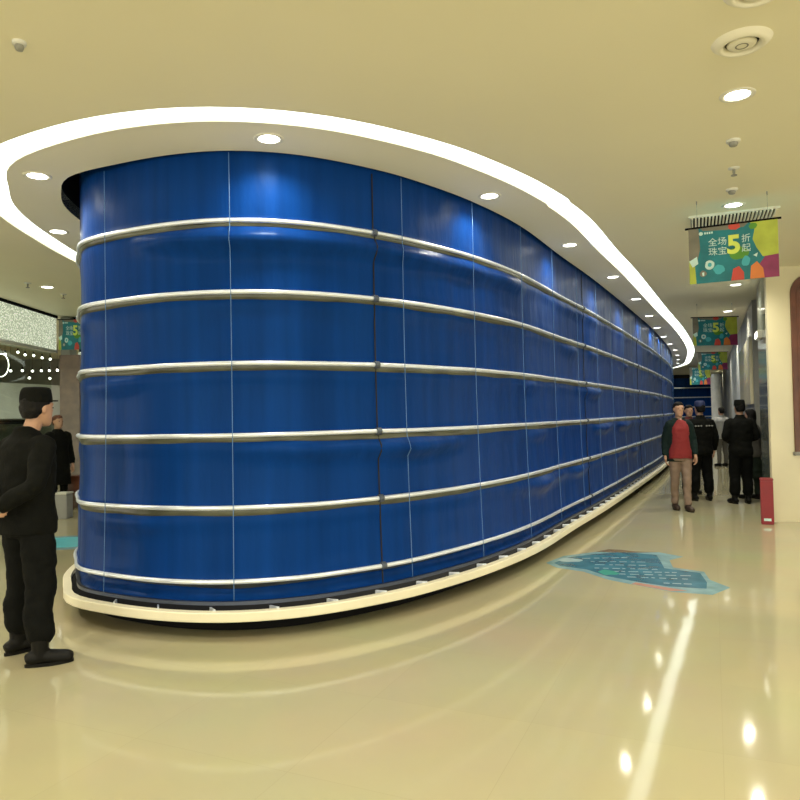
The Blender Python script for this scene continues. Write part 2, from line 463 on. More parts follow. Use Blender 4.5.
# ------------------------------------------------------------------ ceiling fittings
def add_spot(name, loc, energy, parent=None, size=2.6, blend=.8, color=(1, .93, .76), rad=.05):
    l = bpy.data.lights.new(name, 'SPOT'); l.energy = energy; l.spot_size = size; l.spot_blend = blend; l.color = color; l.shadow_soft_size = rad
    o = bpy.data.objects.new(name, l); col.objects.link(o); o.location = loc
    if parent: o.parent = parent
    return o
def make_downlight(r=.095, lens='lens'):
    t = thing('downlight', '', 'ceiling light')
    bm = bmesh.new(); disc_lathe(bm, [(r*.8, .01), (r*.8, -.004), (r, -.008), (r*1.12, -.004), (r*1.14, .0), (r*1.1, .01)]); obj('trim_ring', bm, M['trim'], t, True)
    bm = bmesh.new(); disc_lathe(bm, [(0, -.006), (r*.8, -.002), (r*.8, .004)]); obj('lens', bm, M[lens], t, True)
    return t
ordi = 'first second third fourth fifth sixth seventh eighth ninth tenth eleventh twelfth thirteenth fourteenth fifteenth sixteenth seventeenth'.split()
DL = make_downlight()
first = [True]
def downlight(x, y, label, group, energy, **k):
    if first[0]: d = DL; first[0] = False; d.location = (x, y, CZ); d['label'] = label; d['group'] = group
    else: d = dup(DL, (x, y, CZ), 0, label, group)
    for c in list(d.children):
        if c.type == 'LIGHT': bpy.data.objects.remove(c)
    return d
spots = []
ringL = [(-3.55,7.3),(-2.9,5.63),(-.9,4.97),(.86,6.39),(2.07,8.34),(3.21,10.39),(4.26,12.49),(5.30,14.75),(6.25,16.9),(7.2,19.0),(8.2,21.15),(9.2,23.3),(10.15,25.5),(11.05,27.7),(11.95,30.0)]
for i, (x, y) in enumerate(ringL):
    downlight(x, y, f'{ordi[i]} downlight from the left inside the oval light strip around the curtain', 'downlights in the oval soffit', 0)
    spots.append((x, y, 34 if i < 8 else 40))
rightL = [(2.19,4.42,'brightest round downlight upper right, below the round air vents'),(3.31,6.83,'round downlight just above the slatted grille'),
          (4.6,9.3,'round downlight mostly hidden behind the nearest banner'),(5.45,11.25,'round downlight at the lower edge of the nearest banner'),(6.75,14.3,'round downlight just above the second banner'),
          (8.9,19.4,'small round downlight between the second and third banners'),(11.2,24.8,'small far downlight above the third banner')]
for x, y, l in rightL:
    downlight(x, y, l, 'downlights over the right walkway', 0); spots.append((x, y, 85))
for x, y, l in [(-5.17,10.29,'round downlight left of the curtain outside the oval strip')]:
    downlight(x, y, l, None, 0); spots.append((x, y, 60))
for i, (x, y, e) in enumerate(spots):
    add_spot('downlight_and_fill_spot', (x, y, CZ-.02), e)
for x, y in [(-3.5,2.2),(0,2.2),(3,1.2),(-5.5,5),(5.5,5.5),(-2,-1.5),(2,-1.5),(-6,0),(6.5,1.5),(-6.5,8)]:
    add_spot('downlight_and_fill_spot', (x, y, CZ-.03), 120, size=2.7)  # added spots without fittings, out of view, to light floor and ceiling
for x, y in [(13,27),(15,32),(17,37),(-7,16),(-8,21),(-8.2,11.5),(-8,14.5)]:
    add_spot('downlight_and_fill_spot', (x, y, CZ-.03), 110, size=2.7)  # added spots without fittings, lighting the far walkway and the shop interior

def vent(x, y, label):
    t = thing('ceiling_vent', label, 'air vent', (x, y, CZ), 0, 'round ceiling air vents'); t.scale = (.86, .86, 1)
    bm = bmesh.new(); disc_lathe(bm, [(.10, .01), (.10, -.005), (.115, -.028), (.135, -.03), (.155, -.018), (.175, -.004), (.178, .0)], 40); obj('outer_ring', bm, M['soffit'], t, True)
    bm = bmesh.new(); disc_lathe(bm, [(0, -.006), (.105, -.004), (.105, .005)], 40); obj('dark_gap', bm, M['black'], t, True)
    bm = bmesh.new(); disc_lathe(bm, [(0, -.026), (.05, -.027), (.08, -.022), (.088, -.014), (.07, -.006), (0, -.006)], 40); obj('centre_disc', bm, M['soffit'], t, True)
    bm = bmesh.new(); disc_lathe(bm, [(.03, -.0275), (.035, -.030), (.04, -.0275)], 30); obj('centre_ring', bm, M['banner_grey'], t, True)
vent(1.90, 3.77, 'round white air vent fully visible near the top right corner')
vent(1.74, 3.29, 'round white air vent cut off by the top edge of the picture')
def detector(x, y, label, r=.05):
    t = thing('smoke_detector', label, 'smoke detector', (x, y, CZ))
    bm = bmesh.new(); disc_lathe(bm, [(r, .002), (r, -.012), (r*.92, -.018), (0, -.018)]); obj('base_plate', bm, M['white'], t, True)
    bm = bmesh.new(); disc_lathe(bm, [(r*.62, -.018), (r*.66, -.03), (r*.5, -.045), (0, -.048)]); obj('sensor_dome', bm, M['greypanel'], t, True)
def sprinkler(x, y, label, k=1):
    t = thing('sprinkler', label, 'sprinkler', (x, y, CZ))
    bm = bmesh.new(); disc_lathe(bm, [(.038*k, .002), (.036*k, -.008), (.012*k, -.014), (0, -.014)]); obj('escutcheon', bm, M['white'], t, True)
    bm = bmesh.new(); disc_lathe(bm, [(.010*k, -.012), (.008*k, -.045*k), (.02*k, -.05*k), (.02*k, -.055*k), (0, -.055*k)]); obj('nozzle', bm, M['greypanel'], t, True)
detector(2.52, 5.17, 'round smoke detector above the sprinkler on the right ceiling')
sprinkler(2.81, 5.77, 'small pendant sprinkler between two smoke detectors', 1.2)
detector(3.06, 6.33, 'round smoke detector just in front of the slatted grille')
detector(-1.96, 3.63, 'small round smoke detector alone at the upper left corner of the ceiling', .035)
sprinkler(-5.28, 9.95, 'tiny dark sprinkler left of the curtain beside the downlight', 1.3)
sprinkler(-5.22, 10.88, 'tiny sprinkler on the ceiling just before the sparkling shop fascia', 1.3)
# slatted grille
gr = thing('ceiling_grille', 'slatted rectangular ceiling grille behind the nearest banner', 'grille', (3.55, 7.37, CZ), math.atan2(-.30, .71))
obj('backing', B(-.40, .40, -.34, .34, -.004, .002), M['black'], gr)
bm = bmesh.new()
box(bm, -.42, .42, -.36, -.33, -.02, .0); box(bm, -.42, .42, .33, .36, -.02, .0)
obj('frame', bm, M['trim'], gr)
for i in range(24):
    x = -.385+i*.0335; obj('slat', B(x-.008, x+.008, -.33, .33, -.03, -.004), M['soffit'], gr)

# ------------------------------------------------------------------ banners
def text_mesh(s, size, mi_mat, parent, loc, bold=0.0):
    cu = bpy.data.curves.new('t', 'FONT'); cu.body = s; cu.size = size; cu.extrude = .0015; cu.align_x = 'CENTER'; cu.align_y = 'CENTER'; cu.offset = bold
    o = bpy.data.objects.new('t', cu); col.objects.link(o)
    dg = bpy.context.evaluated_depsgraph_get(); dg.update()
    me = bpy.data.meshes.new_from_object(o.evaluated_get(dg)); bpy.data.objects.remove(o)
    me.materials.clear(); me.materials.append(mi_mat)
    me.transform(Matrix.Translation(loc) @ Matrix.Rotation(PI/2, 4, 'X'))
    q = bpy.data.objects.new('lettering', me); col.objects.link(q); q.parent = parent
    return q
def poly(bm, pts, y, mi, th=.002):
    """flat printed patch on the xz face looking to -y"""
    a = [bm.verts.new((x, y, z)) for x, z in pts]; b = [bm.verts.new((x, y+th, z)) for x, z in pts]
    n = len(pts); fs = [bm.faces.new(a), bm.faces.new(b[::-1])]
    for i in range(n): fs.append(bm.faces.new((a[i], b[i], b[(i+1) % n], a[(i+1) % n])))
    for f in fs: f.material_index = mi
def blob(cx, cz, rx, rz, n=14, j=.15, sd=1):
    rr = random.Random(sd); return [(cx+rx*math.cos(2*PI*i/n)*(1+rr.uniform(-j, j)), cz+rz*math.sin(2*PI*i/n)*(1+rr.uniform(-j, j))) for i in range(n)]
BM = [M[k] for k in ('teal', 'banner_grey', 'lime', 'magenta', 'bred', 'borange', 'bgreen', 'bwhite', 'cyan')]
def make_banner(label):
    t = thing('hanging_banner', label, 'banner', (0, 0, 0), 0, 'sale banners hanging over the walkway')
    W, H = .76, .53; w = W/2
    bm = bmesh.new(); box(bm, -w, w, 0, .006, -H, 0, 0)
    y = -.002
    poly(bm, [(-w, 0), (-w, -.30), (-w+.06, -.36), (-w+.10, -.2), (-w+.09, 0)], y, 1)
    poly(bm, [(-w, -.30), (-w+.05, -.36), (-w+.06, -H), (-w, -H)], y, 2)
    poly(bm, [(-w+.10, 0), (.14, 0), (.10, -.035), (-.05, -.045), (-w+.13, -.03)], y, 1)
    poly(bm, blob(.02, -.02, .05, .035, sd=3), y-.001, 4)
    poly(bm, [(w, 0), (w, -.34), (.25, -.33), (.20, -.24), (.17, -.16), (.19, -.06), (.15, 0)], y, 2)
    poly(bm, blob(.175, -.04, .035, .03, sd=5), y-.001, 6)
    poly(bm, [(w, -.32), (w, -H), (.20, -H), (.22, -.40), (.27, -.33)], y-.001, 3)
    poly(bm, [(.14, -H), (.15, -.41), (.20, -.37), (.25, -.44), (.26, -H)], y-.0015, 5)
    poly(bm, [(-.02, -H), (0, -.42), (.05, -.40), (.09, -.46), (.09, -H)], y-.001, 4)
    poly(bm, blob(-.12, -.41, .05, .045, sd=9), y-.001, 8)
    poly(bm, blob(.11, -.36, .035, .05, sd=11), y-.0005, 8)
    poly(bm, blob(.05, -.28, .09, .06, sd=12), y-.0003, 6)
    poly(bm, blob(-.20, -.36, .042, .045, 18, .08, sd=13), y-.0015, 7)
    poly(bm, blob(-.20, -.36, .018, .02, 12, .08, sd=14), y-.002, 8)
    poly(bm, blob(-.26, -.44, .03, .03, 14, .1, sd=15), y-.001, 1)
    poly(bm, [(-.27, -.43), (-.265, -.46), (-.25, -.46), (-.25, -.425)], y-.002, 7)
    poly(bm, [(.17, -.31), (.21, -.29), (.20, -.33)], y-.002, 7)
    poly(bm, [(-w+.0, -.31), (-w+.07, -.27), (-w+.08, -.34), (-w+.03, -.37)], y-.0015, 7)
    poly(bm, blob(-.27, -.055, .018, .018, 14, 0, sd=15), y-.001, 7)
    for i in range(4): poly(bm, [(-.24+i*.02, -.045), (-.226+i*.02, -.045), (-.226+i*.02, -.064), (-.24+i*.02, -.064)], y-.001, 7)
    obj('printed_face', bm, BM, t)
    text_mesh('全场', .082, M['bwhite'], t, (-.128, y-.006, -.155), 0)
    text_mesh('珠宝', .082, M['bwhite'], t, (-.128, y-.006, -.245), 0)
    text_mesh('5', .235, M['byellow'], t, (.01, y-.008, -.20), .009)
    text_mesh('折', .080, M['bwhite'], t, (.115, y-.006, -.15), 0)
    text_mesh('起', .080, M['bwhite'], t, (.115, y-.006, -.24), 0)
    bm = bmesh.new(); tube(bm, [(-w-.03, .003, .006), (w+.03, .003, .006)], [.010, .010], seg=10, sub=1); obj('top_rod', bm, M['black'], t)
    for sx in (-.30, .30):
        bm = bmesh.new(); tube(bm, [(sx, .003, .01), (sx, .003, CZ-3.335+.0)], [.0012, .0012], seg=6, sub=1)
        tube(bm, [(sx, .003, CZ-3.335-.035), (sx, .003, CZ-3.335)], [.004, .006], seg=6, sub=1); obj('hanging_wire', bm, M['greypanel'], t)
    return t
bn = make_banner('nearest teal sale banner with large yellow 5 hanging below the slatted grille')
a, b = Vector((2.81, 6.72)), Vector((3.50, 6.38)); c = (a+b)/2
bn.location = (c.x, c.y, 3.335); bn.rotation_euler = (0, 0, math.atan2(b.y-a.y, b.x-a.x)); 
dup(bn, (5.98, 13.2, 3.335), -.05, 'second teal sale banner in line, smaller and plain-looking behind the nearest one', scale=(1.08, 1, 1))
dup(bn, (9.55, 21.3, 3.335), -.05, 'third and farthest teal sale banner above the group of people', scale=(1.15, 1, 1.0))
dup(bn, (11.3, 26.3, 3.2), -.05, 'small blue and green banner half hidden below the third banner', scale=(1.0, 1, 1.25))
dup(bn, (-6.0, 12.95, 3.50), 0, 'teal banner at the left between the sparkling fascia and the curtain', scale=(.8, 1, 1.05))

# ------------------------------------------------------------------ right side: front wall with arched brown panel, walkway wall
RA = Vector((5.2, 9.85)); RB = Vector((18.4, 40.0))
rd = (RB-RA).normalized()
def ral(Y): return RA+rd*((Y-RA.y)/rd.y)
bm = bmesh.new(); box(bm, RA.x, 12.5, 9.85, 9.90, 0, CZ); struct('wall_right', bm, M['cream'])
def seg(Y0, Y1, th, z0, z1, m, name, st=True):
    bm = bmesh.new(); wallseg(bm, ral(Y0), ral(Y1), th, z0, z1)
    return struct(name, bm, M[m]) if st else obj(name, bm, M[m])
seg(10.03, 11.7, .25, 0, CZ, 'greyglass', 'wall_walkway_front')
seg(12.9, 17.2, .25, 0, CZ, 'greypanel', 'wall_walkway_middle')
seg(17.2, 24.5, .25, 0, CZ, 'lightgrey', 'wall_walkway_far')
seg(24.5, 46, .25, 0, CZ, 'greypanel', 'wall_walkway_end')
bm = bmesh.new(); wallseg(bm, ral(11.6)+Vector((.75, -.1)), ral(13.0)+Vector((.75, 0)), .1, 0, CZ); struct('door_1', bm, M['black'])
bm = bmesh.new(); box(bm, 6.3, 7.0, 11.62, 11.70, 0, CZ); box(bm, 6.7, 7.4, 12.9, 13.0, 0, CZ); struct('trim_5', bm, M['black'])
# arched brown panel
t = thing('arched_panel', 'tall dark brown wooden panel with rounded corner at the right edge on the cream wall', 'wall panel', (6.5, 9.85, .98))
def arch(x0, x1, z0, z1, r):
    pts = [(x0, z0), (x1, z0), (x1, z1-r)]
    pts += [(x1-r+r*math.cos(a), z1-r+r*math.sin(a)) for a in [PI/2*i/8 for i in range(9)]][1:]
    pts += [(x0+r+r*math.cos(a), z1-r+r*math.sin(a)) for a in [PI/2+PI/2*i/8 for i in range(9)]]
    return pts
bm = bmesh.new(); poly(bm, arch(-.97, .9, 0, 2.5, .28), -.03, 0, .029); obj('panel', bm, M['wood'], t)
bm = bmesh.new(); poly(bm, arch(-.90, .84, .06, 2.43, .25), -.036, 0, .008); obj('raised_field', bm, M['wood'], t)
bm = bmesh.new(); box(bm, -1.0, .95, -.06, -.0, -.05, -.0, bev=.008); obj('ledge', bm, M['greypanel'], t)
# cream board
p0, p1 = ral(13.1), ral(17.0); d = (p1-p0).normalized(); n = Vector((-d.y, d.x))
bm = bmesh.new(); prism(bm, [p0, p1, p1+n*.06, p0+n*.06], 1.68, 2.95); bmesh.ops.bevel(bm, geom=bm.edges[:], offset=.01, segments=1, affect='EDGES')
tag(obj('cream_board', bm, M['cream']), 'blank cream board on the walkway wall above the woman with dark hair', 'board')
# rounded pale pillar
t = thing('round_pillar', 'slim pale grey round pillar beside the far blue shutter', 'pillar', (12.75, 28.2, 0))
bm = bmesh.new(); disc_lathe(bm, [(0, 0), (.24, 0), (.24, .12), (.2, .14), (.2, 2.9), (.16, 3.02), (.0, 3.05)], 24); obj('shaft', bm, M['white'], t, True)
# glass panel fittings
t = thing('wall_signbox', 'small bright lamp box high on the grey green panel', 'sign', (*ral(11.0), 2.75))
t.rotation_euler = (0, 0, math.atan2(rd.y, rd.x))
obj('case', B(-.25, .25, 0.0, .07, -.06, .06, bev=.01), M['trim'], t); obj('diffuser', B(-.22, .22, .07, .075, -.04, .04), M['lens_far'], t)
# red box
t = thing('fire_extinguisher_box', 'tall red metal box on the floor against the cream column', 'box', (5.055, 9.73, 0), -.45)
obj('body', B(-.08, .08, -.09, .09, 0, .60, bev=.01), M['red'], t); obj('lid', B(-.085, .085, -.095, .095, .60, .63, bev=.008), M['red'], t)
obj('label_plate', B(-.045, .045, -.094, -.0895, .05, .085), M['bwhite'], t)['label'] = 'small pale label plate'

# far blue shutter
t = thing('far_fire_curtain', 'distant flat blue fire curtain with thin rails behind the people', 'fire curtain', (15.4, 40, 0))
for i in range(6):
    z0 = .1+.55*i; obj('fabric_panel', B(-3.6, 3.05, 0, .04, z0, z0+.55), M['fabric'], t)
    if i: obj('rail', B(-3.6, 3.05, -.04, .0, z0-.03, z0+.03, bev=.01), M['steel'], t)
obj('head_box', B(-3.7, 3.1, -.1, .1, 3.40, 3.6), M['void'], t)['label'] = 'black head box'
obj('side_guide', B(3.05, 3.2, -.08, .08, 0, 3.4), M['lightgrey'], t)
bm = bmesh.new(); box(bm, -26, 20, 46, 46.2, 0, CZ); struct('wall_back', bm, M['greypanel'])

# ------------------------------------------------------------------ left side shop
LA = Vector((-6.2, 8.0)); LB = Vector((-6.42, 13.1)); ld = (LB-LA).normalized(); ln = Vector((-ld.y, ld.x))   # ln points to the shop interior
def lseg(bm, d0, d1, t0, t1, z0, z1, mi=0):
    a = LA+ld*d0+ln*t0; b = LA+ld*d1+ln*t0; c = LA+ld*d1+ln*t1; e = LA+ld*d0+ln*t1
    prism(bm, [a, b, c, e], z0, z1, mi)
LL = (LB-LA).length
t = thing('shop_fascia', 'white sparkling fascia band over the shop window at the far left', 'shop sign', (0, 0, 0))
bm = bmesh.new(); lseg(bm, 0, LL, 0, .2, 2.95, 3.55); obj('sparkling_panel', bm, M['fascia'], t)
bm = bmesh.new(); lseg(bm, 0, LL+.02, -.02, .2, 3.55, 3.60); obj('top_trim', bm, M['black'], t)['label'] = 'black top trim'
bm = bmesh.new(); lseg(bm, 0, LL+.02, -.01, .2, 2.90, 2.95); obj('bottom_trim', bm, M['white'], t)
bm = bmesh.new(); lseg(bm, 0, LL, .10, .112, .25, 2.90); struct('window_1', bm, M['glass'])
bm = bmesh.new(); lseg(bm, 0, LL, .04, .18, 0, .25); struct('trim_3', bm, M['white'])
t = thing('corner_pillar', 'pinkish brown stone pillar at the end of the shop window', 'pillar', (-6.21, 13.32, 0))
obj('shaft', B(-.19, .19, -.16, .16, .12, 2.87, bev=.01), M['pinkbrown'], t); obj('plinth', B(-.22, .22, -.19, .19, 0, .12, bev=.01), M['pinkbrown'], t)
obj('upper_block', B(-.17, .0, -.14, .14, 2.87, 3.58), M['greypanel'], t)
bm = bmesh.new(); wallseg(bm, (-6.2, 13.5), (-4.2, 19), .2, 2.62, 2.95); tag(obj('lower_fascia', bm, M['fascia']), 'pale lower fascia band running away below the left teal banner', 'shop sign')
bm = bmesh.new(); box(bm, -6.45, -3.9, 13.35, 13.40, 3.53, 3.6); struct('trim_4', bm, M['black'])
bm = bmesh.new(); wallseg(bm, (-12.5, 22), (-3, 22), -.2, 0, CZ); struct('wall_left_back', bm, M['greypanel'])
bm = bmesh.new(); wallseg(bm, (-12.5, 8), (-12.5, 22), -.2, 0, CZ); struct('wall_left', bm, M['greypanel'])

bm = bmesh.new(); lseg(bm, 0, LL, 3.0, 3.1, 0, CZ); struct('wall_shop', bm, M['greypanel'])
glint_pos = [(-7.29,12.93,2.88),(-7.20,13.20,2.94),(-7.18,13.42,2.91),(-7.12,13.62,2.91),(-7.05,13.80,2.88),(-6.99,14.0,2.87),
            (-7.33,13.18,2.59),(-7.26,13.46,2.61),(-7.22,13.76,2.62),(-7.16,13.98,2.64),(-7.08,14.14,2.65),(-7.02,14.35,2.67),(-7.20,13.6,2.475),(-7.05,14.1,2.49)]
BU = thing('window_glint', '', 'light')  # glowing beads on cords stand in for lamp reflections in the window glass
bm = bmesh.new(); sphere(bm, (0, 0, 0), .023, 12); obj('glint', bm, M['lens_far'], BU, True)
bm = bmesh.new(); tube(bm, [(0, 0, .03), (0, 0, .07)], [.014, .014], seg=8, sub=1); obj('socket', bm, M['black'], BU)
bm = bmesh.new(); tube(bm, [(0, 0, .06), (0, 0, .66)], [.002, .002], seg=6, sub=1); obj('cord', bm, M['black'], BU)
for i, p in enumerate(glint_pos):
    row = 'upper' if i < 6 else ('middle' if i < 12 else 'lowest')
    lab = f'{ordi[i if i < 6 else (i-6 if i < 12 else i-12)]} glowing reflection dot from the left in the {row} row inside the left shop window'
    if i == 0: BU.location = p; BU['label'] = lab; BU['group'] = 'glowing reflection dots in the left shop window'
    else: dup(BU, p, 0, lab, 'glowing reflection dots in the left shop window')
t = thing('ring_lamp', 'glowing ring shaped lamp behind the shop window at the left picture edge', 'light', (-6.98, 12.25, 2.62), -.3)
bm = bmesh.new(); tube(bm, [(.17*math.cos(a), 0, .20*math.sin(a)) for a in [2*PI*i/32 for i in range(33)]], [.005]*33, seg=8, sub=1); obj('ring', bm, M['lens_far'], t, True)
bm = bmesh.new(); tube(bm, [(0, 0, .2), (0, 0, .97)], [.003, .003], seg=6, sub=1); obj('cord', bm, M['black'], t)
t = thing('strip_lamp', 'pair of bright short strip lamps deep in the shop next to the curtain edge', 'light', (-7.85, 17.2, 3.05))
for z in (0, -.13):
    obj('tube', B(-.33, .33, -.02, .02, z-.025, z+.025, bev=.01), M['lens_far'], t)
obj('bracket', B(-.02, .02, -.02, .02, .02, .55), M['black'], t)
t = thing('display_case', 'glass display case with black frame standing in the left shop', 'display case', (-7.6, 13.6, 0), -.23)
obj('base', B(-.35, .35, -.9, .9, 0, 1.05, bev=.01), M['lightgrey'], t)
obj('glass_box', B(-.33, .33, -.88, .88, 1.05, 1.62), M['glass'], t)
bm = bmesh.new()
for x in (-.34, .34):
    for y in (-.89, 0, .89): box(bm, x-.015, x+.015, y-.015, y+.015, 1.05, 1.62)
box(bm, -.36, .36, -.92, .92, 1.62, 1.66); obj('frame', bm, M['black'], t)
t = thing('wall_panel', 'pale grey panel on the back wall of the left shop above the display case', 'wall panel', (-9.2, 16.4, 1.6), -.23)
obj('panel', B(-.05, .05, -1.7, 1.9, .1, .95, bev=.01), M['lightgrey'], t); obj('shelf', B(-.05, .25, -1.7, 1.9, -.02, .06, bev=.01), M['black'], t)
t = thing('white_stand', 'narrow tall white stand far behind at the left edge of the curtain', 'stand', (-8.33, 18, 0))
obj('board', B(-.10, .10, -.03, .03, .05, 2.0, bev=.01), M['white'], t); obj('foot', B(-.14, .14, -.15, .15, 0, .05, bev=.01), M['greypanel'], t)
t = thing('white_crate', 'small white box on the floor just right of the guard at the left', 'box', (-5.66, 11.75, 0))
obj('body', B(-.10, .10, -.12, .12, 0, .40, bev=.01), M['palecloth'], t); obj('lid', B(-.11, .11, -.13, .13, .40, .43, bev=.008), M['white'], t)
t = thing('wooden_stool', 'dark reddish brown wooden stool beside the white box near the curtain', 'stool', (-5.92, 12.75, 0))
obj('seat', B(-.15, .15, -.15, .15, .58, .63, bev=.01), M['wood'], t)
for sx in (-.12, .12):
    for sy in (-.12, .12): obj('leg', B(sx-.02, sx+.02, sy-.02, sy+.02, 0, .58), M['wood'], t)
obj('apron', B(-.13, .13, -.13, .13, .34, .58), M['wood'], t)

# ------------------------------------------------------------------ floor stickers
pts = [(1.52,7.49),(1.79,7.83),(2.2,8.02),(2.38,8.15),(2.52,8.1),(2.63,7.99),(2.88,7.92),(3.05,7.66),(2.84,7.51),(2.74,7.15),(2.96,6.93),(2.87,6.6),(2.92,6.30),(2.66,6.07),(2.36,6.2),(2.09,6.51),(1.95,6.68),(1.8,7.05),(1.58,7.25)]
t = thing('floor_sticker', 'blue printed floor sticker with ragged outline on the tiles right of the curtain', 'sticker', (2.35, 7.1, 0))
lp = [(x-2.35, y-7.1) for x, y in pts]
bm = bmesh.new(); prism(bm, lp, .0005, .002); obj('pale_border', bm, M['stick_light'], t)
inner = [(1.60,7.47),(1.82,7.74),(2.17,7.90),(2.5,7.98),(2.8,7.78),(2.74,7.52),(2.64,7.12),(2.90,6.88),(2.80,6.5),(2.70,6.28),(2.4,6.38),(2.15,6.62),(1.98,6.82),(1.86,7.13),(1.64,7.32)]
bm = bmesh.new(); prism(bm, [(x-2.35, y-7.1) for x, y in inner], .002, .0028); obj('blue_field', bm, M['stick'], t)
bm = bmesh.new(); prism(bm, [(x-2.35, y-7.1) for x, y in [(2.36,6.22),(2.1,6.5),(2.16,6.56),(2.42,6.30),(2.5,6.22)]], .002, .003); obj('pink_edge', bm, M['stick_pink'], t)
bm = bmesh.new(); prism(bm, [(x-2.35, y-7.1) for x, y in [(2.2,8.02),(2.38,8.15),(2.52,8.1),(2.63,7.99),(2.88,7.92),(2.6,7.93),(2.38,7.96)]], .002, .003); obj('brown_edge', bm, M['stick_brown'], t)
for k, (a, b) in enumerate([((1.95,7.66),(2.45,7.66)),((2.0,7.50),(2.62,7.40)),((2.0,7.34),(2.58,7.24)),((1.95,7.18),(2.55,7.06)),((2.02,7.03),(2.7,6.90)),((2.1,6.90),(2.76,6.76)),((2.15,6.77),(2.72,6.62)),((2.4,6.50),(2.70,6.42))]):
    bm = bmesh.new(); A = Vector(a)-Vector((2.35,7.1)); Bv = Vector(b)-Vector((2.35,7.1)); d = (Bv-A); L_ = d.length; d.normalize(); n = Vector((-d.y, d.x)); u = 0; rr = random.Random(k)
    while u < L_-.05:
        w = rr.uniform(.03, .10); p = A+d*u; q = A+d*min(L_, u+w); prism(bm, [p, q, q+n*.022, p+n*.022], .0028, .0034); u += w+rr.uniform(.02, .05)
    obj('printed_line', bm, M['stick_ink'], t)
bm = bmesh.new(); prism(bm, blob(-.32, -.12, .10, .11, 12, .3, 4), .0028, .0036); obj('green_motif', bm, M['stick_green'], t)
bm = bmesh.new(); prism(bm, blob(-.55, .50, .12, .10, 12, .3, 6), .0028, .0036); obj('pale_motif', bm, M['stick_ink'], t)
t = thing('floor_sticker', 'pale teal floor sticker behind the guard left of the curtain', 'sticker', (-4.45, 9.4, 0))
bm = bmesh.new(); prism(bm, blob(0, 0, .75, .55, 20, .1, 5), .0005, .002); obj('pale_border', bm, M['stick_light'], t)
bm = bmesh.new(); prism(bm, blob(0, 0, .6, .40, 20, .1, 5), .002, .0028); obj('blue_field', bm, M['cyan'], t)

# ------------------------------------------------------------------ people
V = Vector
def frame(d, nrm_):
    """columns: x = width, y = along d, z = palm normal"""
    y = V(d).normalized(); z = V(nrm_); z = (z-y*z.dot(y)).normalized(); x = y.cross(z)
    return Matrix((x, y, z)).transposed().to_4x4()
def hand(bm, w, d, pn, side, curl=.6, k=1.0):
    """palm, four bent fingers of unequal length, thumb off the side; palm faces pn"""
    fr = frame(d, pn); w = V(w)
    def T(x, y, z): return w+(fr @ V((x*k, y*k, z*k)))
    sphere(bm, T(0, .045, 0), (.040*k, .055*k, .016*k), 14, fr)
    tube(bm, [T(0, -.03, 0), T(0, .03, 0)], [.026*k, .028*k], seg=10, sub=1)
    for i, (x, L_) in enumerate(((-.028, .060), (-.010, .074), (.009, .080), (.027, .072))):
        a = 0; p = V((x, .085-abs(x-.005)*.25, 0)); q = [V((x*.8, .05, 0)), p.copy()]
        for f, da in ((.45, curl*.6), (.30, curl*.9), (.25, curl*.6)):
            a += da; p = p+V((0, math.cos(a), math.sin(a)))*L_*f; q.append(p.copy())
        tube(bm, [T(*v) for v in q], [.0095*k, .0095*k, .009*k, .0085*k, .0072*k], seg=8, sub=2)
    sx = side
    tube(bm, [T(sx*.020, .015, .004), T(sx*.045, .040, .012), T(sx*.055, .065, .022), T(sx*.050, .088, .032)], [.013*k, .012*k, .0105*k, .009*k], seg=8, sub=2)

